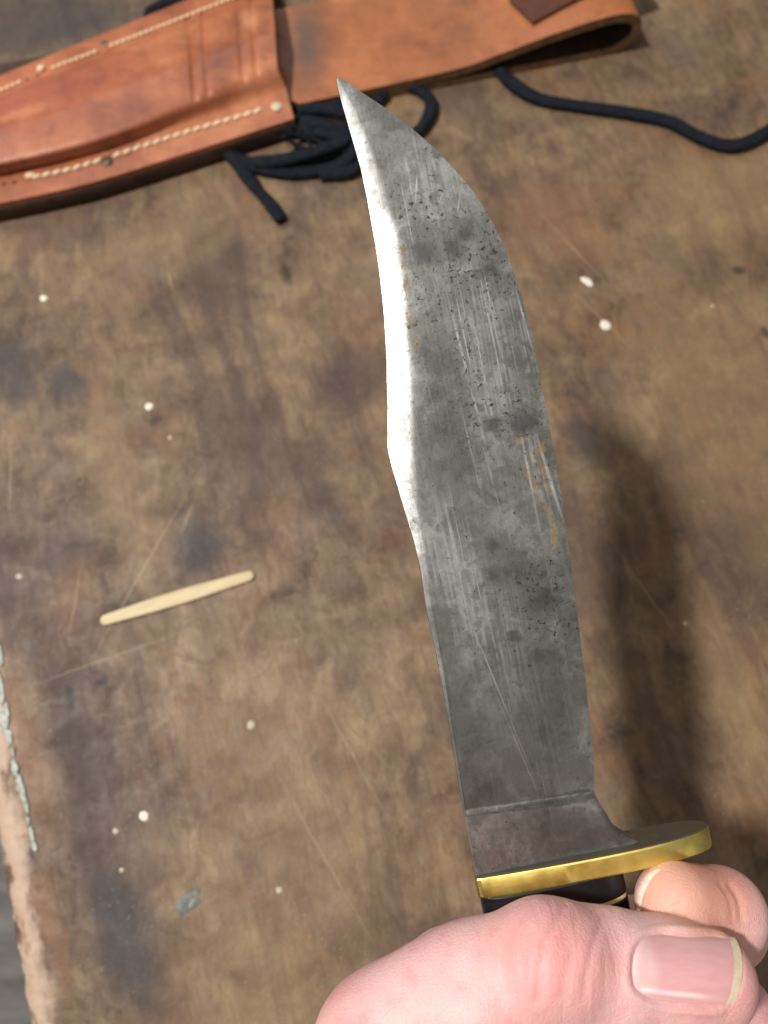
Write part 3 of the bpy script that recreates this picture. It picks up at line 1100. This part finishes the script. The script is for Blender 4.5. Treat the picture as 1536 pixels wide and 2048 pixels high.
def guard_mesh(u0, u1, v0, v1, mat):
    """brass plate: a long oval cut square at the spine end"""
    uc, a_, hd = u0 + (u1 - u0) * 0.60, (u1 - u0) * 0.44, 0.0047
    al = (uc - u0) * 1.5
    pts = []
    for t in np.linspace(0, 1, 26):                    # front curve, spine end to edge end
        u = u0 + (uc - u0) * t
        pts.append((u, hd * math.sqrt(1 - ((u - uc) / al) ** 2)))
    for t in np.linspace(0, math.pi / 2, 22)[1:]:
        c, s_ = math.cos(t), math.sin(t)
        pts.append((uc + (u1 - uc) * s_ ** 0.8, hd * c ** 0.75 if c > 1e-6 else 0.0))
    wl = pts[0][1]
    corner = [(u0, wl * 0.55), (u0, wl * 0.8), (u0 + 0.0003, wl * 0.96)]
    half = corner + [(p[0] + (0.0008 if k == 0 else 0), p[1]) for k, p in enumerate(pts) if k == 0 or p[0] > u0 + 0.0009]
    loop = half + [(x, -y) for x, y in half[::-1][1:]]
    n = len(loop)
    bev = 0.0005
    V, Fc = [], []
    for v, ins in ((v0, bev), (v0 - bev * 0.35, bev * 0.3), (v0 - bev, 0), (v1 + bev, 0), (v1 + bev * 0.35, bev * 0.3), (v1, bev)):
        for x, y in loop:
            k = 1 - ins / 0.0047
            xe = x + (ins if x < u0 + 0.002 else -ins * max(0, (x - uc) / (u1 - uc)))
            lift = 0.0012 * max(0, (x - u0) / (u1 - u0) - 0.45) ** 2
            V.append((xe, v + lift, y * k))
    for i in range(5):
        for k in range(n):
            Fc.append((i * n + k, i * n + (k + 1) % n, (i + 1) * n + (k + 1) % n, (i + 1) * n + k))
    Fc += [tuple(range(n)), tuple(range(5 * n, 6 * n))]
    return recalc(mesh_obj('guard', V, Fc, mat, knife, True, 24))


def oval_prism(name, u0, u1, hd, v0, v1, mat, sq0=6.0, sq1=2.2, bev=0.0004, n=72, prof=None, parent=None):
    """prism along v whose section runs u0..u1 and +-hd; sq0 squareness of the left half, sq1 of the right half"""
    uc, hu = (u0 + u1) / 2, (u1 - u0) / 2
    prof = prof or [(v0, 1.0, bev * 1.2), (v0 - bev * 0.4, 1.0, bev * 0.4), (v0 - bev, 1.0, 0), (v1 + bev, 1.0, 0), (v1 + bev * 0.4, 1.0, bev * 0.4), (v1, 1.0, bev * 1.2)]
    V, Fc = [], []
    for v, sc, ins in prof:
        for k in range(n):
            a = 2 * math.pi * k / n
            c, s = math.cos(a), math.sin(a)
            e = 2.0 / (sq0 if c < 0 else sq1)
            x = math.copysign(abs(c) ** e, c) * (hu * sc - ins)
            y = math.copysign(abs(s) ** e, s) * (hd * sc - ins)
            V.append((uc + x, v, y))
    m_ = len(prof)
    for i in range(m_ - 1):
        for k in range(n):
            Fc.append((i * n + k, i * n + (k + 1) % n, (i + 1) * n + (k + 1) % n, (i + 1) * n + k))
    Fc += [tuple(range(n)), tuple(range((m_ - 1) * n, m_ * n))]
    return recalc(mesh_obj(name, V, Fc, mat, parent or knife, True, 28))


gl = la[0, 0] - 0.0002
gr_ = uv(1429, 1662)[0] - 0.0012
guard_mesh(gl, gr_, 0.0, -0.0043, brass())
M_BLACK = simple('black fibre spacer', srgb(22, 22, 26), 0.35, var=0.3, scale=500)
M_CREAM = simple('cream spacer', srgb(214, 186, 138), 0.45, var=0.1)
M_GRIP = simple('stacked leather grip', srgb(92, 56, 34), 0.5, var=0.3, scale=250, bump=0.2)
M_STEEL2 = simple('dull aluminium pommel', (0.45, 0.45, 0.44, 1), 0.4, 1.0)
hl, hr = gl + 0.0003, uv(1248, 1760)[0]
oval_prism('spacer', hl, hr, 0.0049, -0.0041, -0.0092, M_BLACK, 4.0, 2.6, 0.0002)
oval_prism('spacer', hl + 0.0001, hr - 0.0001, 0.0048, -0.0092, -0.0100, M_CREAM, 4.0, 2.6, 0.0001)
oval_prism('spacer', hl, hr, 0.0049, -0.0100, -0.0125, M_BLACK, 4.0, 2.6, 0.0002)
pr = []
for k in range(18):
    v0 = -0.0125 - k * 0.005
    sc = 1.0 + 0.22 * min(1, k / 3) - 0.1 * max(0, (k - 10) / 7)
    pr += [(v0, sc, 0.0003), (v0 - 0.0006, sc, 0), (v0 - 0.0044, sc, 0), (v0 - 0.005, sc, 0.0003)]
oval_prism('grip', hl, hr, 0.0049, 0, 0, M_GRIP, 4.0, 2.6, prof=pr)
oval_prism('pommel', hl - 0.0005, hr + 0.0008, 0.0074, -0.1025, -0.118, M_STEEL2, 4.0, 2.6, 0.002)


# ------------------------------------------------------------------ the hand
def C(px, py, d):
    """camera-space millimetres (x right, y up, z towards the camera)"""
    return np.array([(px - 768) / F * d, (1024 - py) / F * d, -d])


CAMM = np.stack([RIGHT, UP, -FWD], 1)     # camera axes as columns


def seg_sdf(X, a, b, ra, rb, flat=None):
    pa_ = X - a.astype(np.float32)
    ba = (b - a).astype(np.float32)
    h = np.clip(pa_ @ ba / float(ba @ ba), 0, 1)
    q = pa_ - h[:, None] * ba
    r = ra + (rb - ra) * h
    if flat is not None:
        nrm, s = flat
        nrm = nrm.astype(np.float32)
        c = q @ nrm
        q = q + np.outer(c * (s - 1), nrm)
    return np.sqrt((q * q).sum(1)) - r


def smin(a, b, k):
    h = np.clip(0.5 + 0.5 * (b - a) / k, 0, 1)
    return b + (a - b) * h - k * h * (1 - h)


def chain(X, pts, k=3.0, flat=None):
    d = None
    for i in range(len(pts) - 1):
        s = seg_sdf(X, pts[i][0], pts[i + 1][0], pts[i][1], pts[i + 1][1], flat)
        d = s if d is None else smin(d, s, k)
    return d


Zc = np.array([0, 0.0, 1.0])
THUMB = [(C(790, 2440, 150), 17.0), (C(800, 2122, 140), 14.6), (C(955, 2006, 138), 13.2), (C(1095, 1938, 137.5), 11.5), (C(1215, 1950, 138), 10.9), (C(1330, 1956, 139), 10.1), (C(1408, 1962, 139.5), 9.3)]


def finger(dy, dx=0.0, s=1.0):
    return [(C(900 + dx * .3, 1950 + dy, 178), 10.2 * s), (C(1130 + dx * .6, 1905 + dy, 177), 10.3 * s), (C(1392 + dx, 1872 + dy, 174), 9.6 * s), (C(1440 + dx, 1845 + dy, 163), 9.0 * s), (C(1442 + dx, 1826 + dy, 155), 8.4 * s), (C(1352 + dx, 1806 + dy, 149.5), 7.8 * s)]


FINGERS = [finger(0), finger(212, 18, 1.03), finger(424, 8, 0.98), finger(610, -30, 0.86)]


def hand_sdf(X):
    th = chain(X, THUMB[:3], 4.0)
    th = smin(th, chain(X, THUMB[2:], 3.0, (np.array([0.05, -0.12, 0.99]), 1.12)), 3.0)
    # knuckle bumps of the thumb
    th = smin(th, seg_sdf(X, C(1085, 1922, 133), C(1120, 1926, 133), 8.4, 8.0), 4.0)
    th = smin(th, seg_sdf(X, C(752, 2085, 139), C(840, 2020, 137), 9.5, 8.5), 6.0)
    palm = seg_sdf(X, C(870, 2000, 174), C(850, 2580, 172), 10.5, 12.0)
    palm = smin(palm, seg_sdf(X, C(780, 2150, 166), C(800, 2560, 168), 13, 15), 8)
    palm = smin(palm, seg_sdf(X, C(778, 2420, 152), C(850, 2700, 168), 17, 20), 8)
    palm = smin(palm, seg_sdf(X, C(850, 2560, 172), C(900, 2900, 172), 17, 21), 8)
    palm = smin(palm, th, 6)
    d = palm
    for f in FINGERS:
        c = chain(X, f, 2.2)
        base = seg_sdf(X, f[0][0], f[1][0], f[0][1], f[1][1])
        d = np.minimum(d, smin(palm, base, 5.0) if True else d)
        d = smin(d, c, 0.5)
    return d


def surface_nets(fn, lo, hi, h):
    ax_ = [np.arange(lo[k], hi[k], h, dtype=np.float32) for k in range(3)]
    nx, ny, nz = map(len, ax_)
    D = np.empty((nx, ny, nz), np.float32)
    YY, ZZ = np.meshgrid(ax_[1], ax_[2], indexing='ij')
    step = 12
    for i in range(0, nx, step):
        xs = ax_[0][i:i + step]
        X = np.empty((len(xs), ny, nz, 3), np.float32)
        X[..., 0] = xs[:, None, None]
        X[..., 1] = YY
        X[..., 2] = ZZ
        D[i:i + step] = fn(X.reshape(-1, 3)).reshape(len(xs), ny, nz)
    D[:, 0, :] = np.maximum(D[:, 0, :], 0.3)      # cap the wrist
    ins = D < 0
    s = np.zeros((nx - 1, ny - 1, nz - 1), np.int8)
    corners = [(a, b, c) for a in (0, 1) for b in (0, 1) for c in (0, 1)]

    def sub(A, o):
        return A[o[0]:nx - 1 + o[0], o[1]:ny - 1 + o[1], o[2]:nz - 1 + o[2]]
    for o in corners:
        s += sub(ins, o)
    mixed = (s > 0) & (s < 8)
    idx = np.full(mixed.shape, -1, np.int64)
    cells = np.argwhere(mixed)
    idx[mixed] = np.arange(len(cells))
    pos = np.zeros((len(cells), 3))
    cnt = np.zeros(len(cells))
    for i, a in enumerate(corners):
        for b in corners[i + 1:]:
            if sum(abs(a[k] - b[k]) for k in range(3)) != 1:
                continue
            da, db = sub(D, a)[mixed], sub(D, b)[mixed]
            cr = (da < 0) != (db < 0)
            t = np.where(cr, da / np.where(cr, da - db, 1), 0)
            p = np.array(a)[None] + t[:, None] * (np.array(b) - np.array(a))[None]
            pos[cr] += p[cr]
            cnt[cr] += 1
    V = (cells + pos / cnt[:, None]) * h + np.array(lo)[None]
    Q = []
    for axn in range(3):
        o = [0, 0, 0]
        o[axn] = 1
        A = ins[:nx - o[0], :ny - o[1], :nz - o[2]]
        B = ins[o[0]:, o[1]:, o[2]:]
        e = np.argwhere(A != B)
        b1, b2 = [(1, 2), (2, 0), (0, 1)][axn]
        ok = (e[:, b1] > 0) & (e[:, b2] > 0) & (e[:, b1] < mixed.shape[b1]) & (e[:, b2] < mixed.shape[b2])
        e = e[ok]
        fl = A[e[:, 0], e[:, 1], e[:, 2]]
        q = []
        for d1, d2 in ((1, 1), (0, 1), (0, 0), (1, 0)):
            g = e.copy()
            g[:, b1] -= d1
            g[:, b2] -= d2
            q.append(idx[g[:, 0], g[:, 1], g[:, 2]])
        q = np.stack(q, 1)
        q[~fl] = q[~fl][:, ::-1]
        Q.append(q)
    Q = np.concatenate(Q)
    Q = Q[(Q >= 0).all(1)]
    return V, Q


hv, hq = surface_nets(hand_sdf, (-24, -150, -196), (90, -62, -116), 0.55)
# relax the grid steps
edges = np.concatenate([hq[:, [0, 1]], hq[:, [1, 2]], hq[:, [2, 3]], hq[:, [3, 0]]])
edges = np.concatenate([edges, edges[:, ::-1]])
deg = np.bincount(edges[:, 0], minlength=len(hv))[:, None]


def relax(v, n):
    for _ in range(n):
        acc = np.zeros_like(v)
        for k in range(3):
            acc[:, k] = np.bincount(edges[:, 0], v[edges[:, 1], k], len(v))
        v = v * 0.4 + acc / deg * 0.6
    return v


hv = relax(hv, 5)


def normals(v):
    n = np.cross(v[hq[:, 2]] - v[hq[:, 0]], v[hq[:, 3]] - v[hq[:, 1]])
    out = np.zeros_like(v)
    for c in range(4):
        for k in range(3):
            out[:, k] += np.bincount(hq[:, c], n[:, k], len(v))
    return out / np.maximum(np.linalg.norm(out, axis=1), 1e-9)[:, None]


hn = normals(hv)


def pxy(v):
    d = -v[:, 2]
    return 768 + F * v[:, 0] / d, 1024 - F * v[:, 1] / d


def dist_poly(X, Y, pts):
    best = np.full(len(X), 1e9)
    pts = smooth_path(pts, 24)
    for a, b in zip(pts[:-1], pts[1:]):
        ba = b - a
        t = np.clip(((X - a[0]) * ba[0] + (Y - a[1]) * ba[1]) / (ba @ ba), 0, 1)
        best = np.minimum(best, np.hypot(X - a[0] - t * ba[0], Y - a[1] - t * ba[1]))
    return best


hx, hy = pxy(hv)
front_side = (hn[:, 2] > -0.1) & (-hv[:, 2] < 146)
NC, NH, NE, NROT = (1375.0, 1940.0), (110.0, 75.0), 2.9, math.radians(5)


def nail_coord(X, Y):
    x, y = X - NC[0], Y - NC[1]
    c, s = math.cos(NROT), math.sin(NROT)
    return (x * c + y * s) / NH[0], (-x * s + y * c) / NH[1]


disp = np.zeros(len(hv))
CREASES = [([(1012, 1985), (1008, 1920), (1022, 1870), (1048, 1828), (1066, 1800)], 0.12, 9), ([(1074, 2000), (1080, 1945), (1094, 1880), (1118, 1832), (1140, 1800)], 0.27, 7),
           ([(1125, 1990), (1133, 1945), (1148, 1905)], 0.12, 7), ([(1166, 2000), (1174, 1950), (1188, 1885), (1206, 1842), (1226, 1822)], 0.2, 7), ([(1050, 1960), (1048, 1910), (1062, 1860)], 0.08, 7)]
for pts, amp, wd in CREASES:
    d = dist_poly(hx, hy, pts)
    disp += front_side * (-amp * np.exp(-(d / wd) ** 2) + amp * 0.35 * np.exp(-((d - wd * 2.6) / (wd * 1.6)) ** 2))
# nail bed sinks, folds rise round it
na, nb_ = nail_coord(hx, hy)
rn = (np.abs(na) ** NE + np.abs(nb_) ** NE) ** (1 / NE)
inside = 1 / (1 + np.exp((rn - 0.99) / 0.02))
fold = np.exp(-((rn - 1.11) / 0.075) ** 2) * (na < 0.75) * np.clip((0.95 - na) / 0.4, 0, 1)
disp += front_side * (-0.72 * inside + 0.36 * fold)
# faint creases on the index fingertip
findex = (-hv[:, 2] >= 138) & (hn[:, 2] > 0)
for pts, amp, wd in (([(1322, 1828), (1345, 1818), (1362, 1808)], 0.3, 5), ([(1460, 1770), (1478, 1800), (1484, 1840)], 0.35, 7), ([(1440, 1765), (1460, 1800), (1466, 1840)], 0.2, 6)):
    d = dist_poly(hx, hy, pts)
    disp += findex * (-amp * np.exp(-(d / wd) ** 2))
hv2 = hv + hn * disp[:, None]
hw = CAM + (hv2 * 0.001) @ CAMM.T


def skin():
    m = Mat('pale pink skin')
    n1 = m.noise(65, 5, 0.6)
    n2 = m.noise(260, 5, 0.65)
    base = m.ramp(n1, [(0.3, srgb(236, 194, 189)), (0.5, srgb(232, 182, 177)), (0.7, srgb(224, 162, 157))])
    base = m.mix(m.step(n2, 0.5, 0.72, 0, 0.25), base, srgb(220, 146, 144))
    nd = m.n.new('ShaderNodeSeparateXYZ')
    # redder over the knuckle and tip
    for (px, py, d, r, f) in ((1130, 1930, 125, 0.011, 0.5), (1450, 2000, 132, 0.010, 0.4), (1000, 1880, 125, 0.006, 0.25), (1440, 1745, 150, 0.008, 0.6)):
        p = P(px, py, d * 0.001)
        v = m.map(tuple(p - np.array(HAND_O)), (0, 0, 0), (r, r, r * 2), None, 'TEXTURE')
        ln = m.n.new('ShaderNodeVectorMath')
        ln.operation = 'LENGTH'
        m.put(ln.inputs[0], v)
        base = m.mix(m.math('MULTIPLY', m.step(ln.outputs['Value'], 1.5, 0.2), f), base, srgb(226, 138, 132))
    p = P(1390, 1800, 0.146) - np.array(HAND_O)            # tan tint over the index fingertip
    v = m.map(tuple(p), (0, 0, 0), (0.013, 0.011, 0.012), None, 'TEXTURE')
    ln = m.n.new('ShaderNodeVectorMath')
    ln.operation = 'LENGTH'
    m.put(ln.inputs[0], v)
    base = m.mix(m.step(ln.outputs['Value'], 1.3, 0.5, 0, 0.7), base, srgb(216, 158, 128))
    lines = m.voronoi(1150, m.warp(400, 0.0006), 'DISTANCE_TO_EDGE')
    kn = P(1125, 1930, 0.125) - np.array(HAND_O)
    kv = m.map(tuple(kn), (0, 0, 0), (0.013, 0.016, 0.03), None, 'TEXTURE')
    kl = m.n.new('ShaderNodeVectorMath')
    kl.operation = 'LENGTH'
    m.put(kl.inputs[0], kv)
    wr = m.noise(420, 3, 0.6, m.map(rot=(0, 0, 0.25), scale=(1.0, 0.2, 0.2)), 0.6)
    wr = m.math('MULTIPLY', wr, m.step(kl.outputs['Value'], 1.5, 0.5, 0.25, 3.2))
    h = m.math('ADD', wr, m.math('ADD', m.math('MULTIPLY', m.step(lines, 0.0, 0.16), 0.45), m.math('MULTIPLY', m.noise(1500, 3), 0.5)))
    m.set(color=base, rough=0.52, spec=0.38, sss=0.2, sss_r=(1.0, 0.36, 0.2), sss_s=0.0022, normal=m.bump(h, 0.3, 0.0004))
    return m.m


HAND_O = tuple(P(1100, 1930, 0.150))
hand = bpy.data.objects.new('hand', bpy.data.meshes.new('hand'))
hand.data.from_pydata([tuple(v) for v in (hw - np.array(HAND_O))], [], [tuple(int(i) for i in q) for q in hq])
hand.data.validate()
hand.data.shade_smooth()
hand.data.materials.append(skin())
hand.location = HAND_O
COL.objects.link(hand)
tag(hand, 'bare left hand gripping the knife handle, thumb across the front', 'hand')


def surf_depth(px, py):
    """depth (mm) of the hand surface seen at photo pixels"""
    px, py = np.asarray(px, float), np.asarray(py, float)
    r = np.stack([(px - 768) / F, (1024 - py) / F, -np.ones_like(px)], 1)
    rl = np.linalg.norm(r, axis=1)
    d = np.full(len(px), 112.0)
    for _ in range(60):
        s = hand_sdf((r * d[:, None]).astype(np.float32))
        d = d + np.clip(s, -5, 5) / rl * 0.8
    return d


# thumbnail: a curved plate fitted to the thumb's back, its free edge a separate pale rim
na_, nbn = 40, 28
A, B = np.meshgrid(np.linspace(0, 1, na_), np.linspace(-1, 1, nbn), indexing='ij')
# long rounded plate: curved cuticle on the left, gently bowed free edge on the right
hgt = np.interp(A, [0, 0.04, 0.12, 0.3, 0.6, 0.9, 1.0], [0.74, 0.86, 0.95, 1.0, 1.01, 0.98, 0.93])
A2 = -1 + 0.12 * B ** 2 + (2.0 - 0.12 * B ** 2 - 0.17 * np.abs(B) ** 2.4) * A
B2 = B * hgt
cx_, sx_ = math.cos(NROT), math.sin(NROT)
NX = NC[0] + A2 * NH[0] * cx_ - B2 * NH[1] * sx_
NY = NC[1] + A2 * NH[0] * sx_ + B2 * NH[1] * cx_
dep = surf_depth(NX.ravel(), NY.ravel())
G = np.stack([np.ones(A.size), A2.ravel(), B2.ravel(), A2.ravel() ** 2, B2.ravel() ** 2, (A2 * B2).ravel(), A2.ravel() ** 3, B2.ravel() ** 4], 1)
ok = np.abs(dep - np.median(dep)) < 8
cf = np.linalg.lstsq(G[ok], dep[ok], rcond=None)[0]
fit = (G @ cf).reshape(A.shape)
fit = fit - 0.25 + 0.9 * B2 ** 2 + 0.5 * np.clip((np.maximum(np.abs(B2), -A2) - 0.8) / 0.2, 0, 1) ** 2 - 0.15 * np.clip((A2 - 0.6) / 0.4, 0, 1)


def plate(name, i0, i1, mat, parent, lift=0.0, thick=0.7):
    V = []
    for i in range(i0, i1 + 1):
        for j in range(nbn):
            V.append(P(NX[i, j], NY[i, j], (fit[i, j] - lift) * 0.001) - np.array(HAND_O))
    n = len(V)
    V += [v + FWD * thick * 0.001 for v in V]
    nr_ = i1 - i0 + 1
    Fc = grid_faces(nr_, nbn) + grid_faces(nr_, nbn, n, True)
    for i in range(nr_ - 1):
        for j in (0, nbn - 1):
            a, b = i * nbn + j, (i + 1) * nbn + j
            Fc.append((a, b, n + b, n + a))
    for j in range(nbn - 1):
        for i in (0, nr_ - 1):
            a, b = i * nbn + j, i * nbn + j + 1
            Fc.append((a, b, n + b, n + a))
    o = recalc(mesh_obj(name, V, Fc, mat, parent, True, 40))
    return o


mn = Mat('pink nail')
nn = mn.noise(700, 4, 0.6, mn.map(scale=(0.12, 1, 1)))
_l = P(1278, 1936, 0.1285) - np.array(P(1100, 1930, 0.150))
mn.set(color=mn.mix(mn.math('MULTIPLY', mn.blob(_l[0], _l[1], 0.0036, 0.0052, 0.0, 0.35), 0.6), mn.mix(mn.step(nn, 0.35, 0.65), srgb(226, 168, 166), srgb(230, 176, 173)), srgb(240, 206, 200)), rough=0.25, spec=0.5, coat=0.5, coat_r=0.16, sss=0.3, sss_r=(1, 0.4, 0.3), sss_s=0.0012,
       normal=mn.bump(nn, 0.06, 0.0002))
M_NTIP = simple('cream nail edge', srgb(222, 202, 172), 0.4, var=0.1, scale=800)
nail = plate('thumbnail', 0, na_ - 4, mn.m, hand)
plate('nail_tip', na_ - 4, na_ - 1, M_NTIP, nail, 0.02, 0.5)

M_FNAIL = simple('pale fingernail edge', srgb(226, 202, 190), 0.45, var=0.15, scale=900)
# free edge of the index fingernail, seen nearly edge-on at the fingertip
NR = 26
pts = smooth_path([(1316, 1737), (1292, 1750), (1277, 1772), (1270, 1796), (1273, 1820)], NR)
V = []
for k, (x, y) in enumerate(pts):
    wv = 17 * math.sin(math.pi * (0.1 + 0.8 * k / (NR - 1))) ** 0.7
    xs = np.array([x, x + wv * 0.35, x + wv * 0.7, x + wv])
    ys = np.array([y, y + wv * 0.10, y + wv * 0.18, y + wv * 0.22])
    dd = surf_depth(xs, ys)
    dd = np.minimum(dd, dd[-1] + 3.0)
    lift = np.array([0.35, 0.30, 0.18, -0.12])
    for q in range(4):
        V.append(P(xs[q], ys[q], (dd[q] - lift[q]) * 0.001) - np.array(HAND_O))
    for q in (3, 0):
        V.append(P(xs[q], ys[q], (dd[q] + 0.6) * 0.001) - np.array(HAND_O))
Fc = []
for k in range(NR - 1):
    for j in range(6):
        Fc.append((k * 6 + j, k * 6 + (j + 1) % 6, (k + 1) * 6 + (j + 1) % 6, (k + 1) * 6 + j))
Fc += [tuple(range(6)), tuple(range((NR - 1) * 6, NR * 6))]
recalc(mesh_obj('fingernail', V, Fc, M_FNAIL, hand, True, 50))
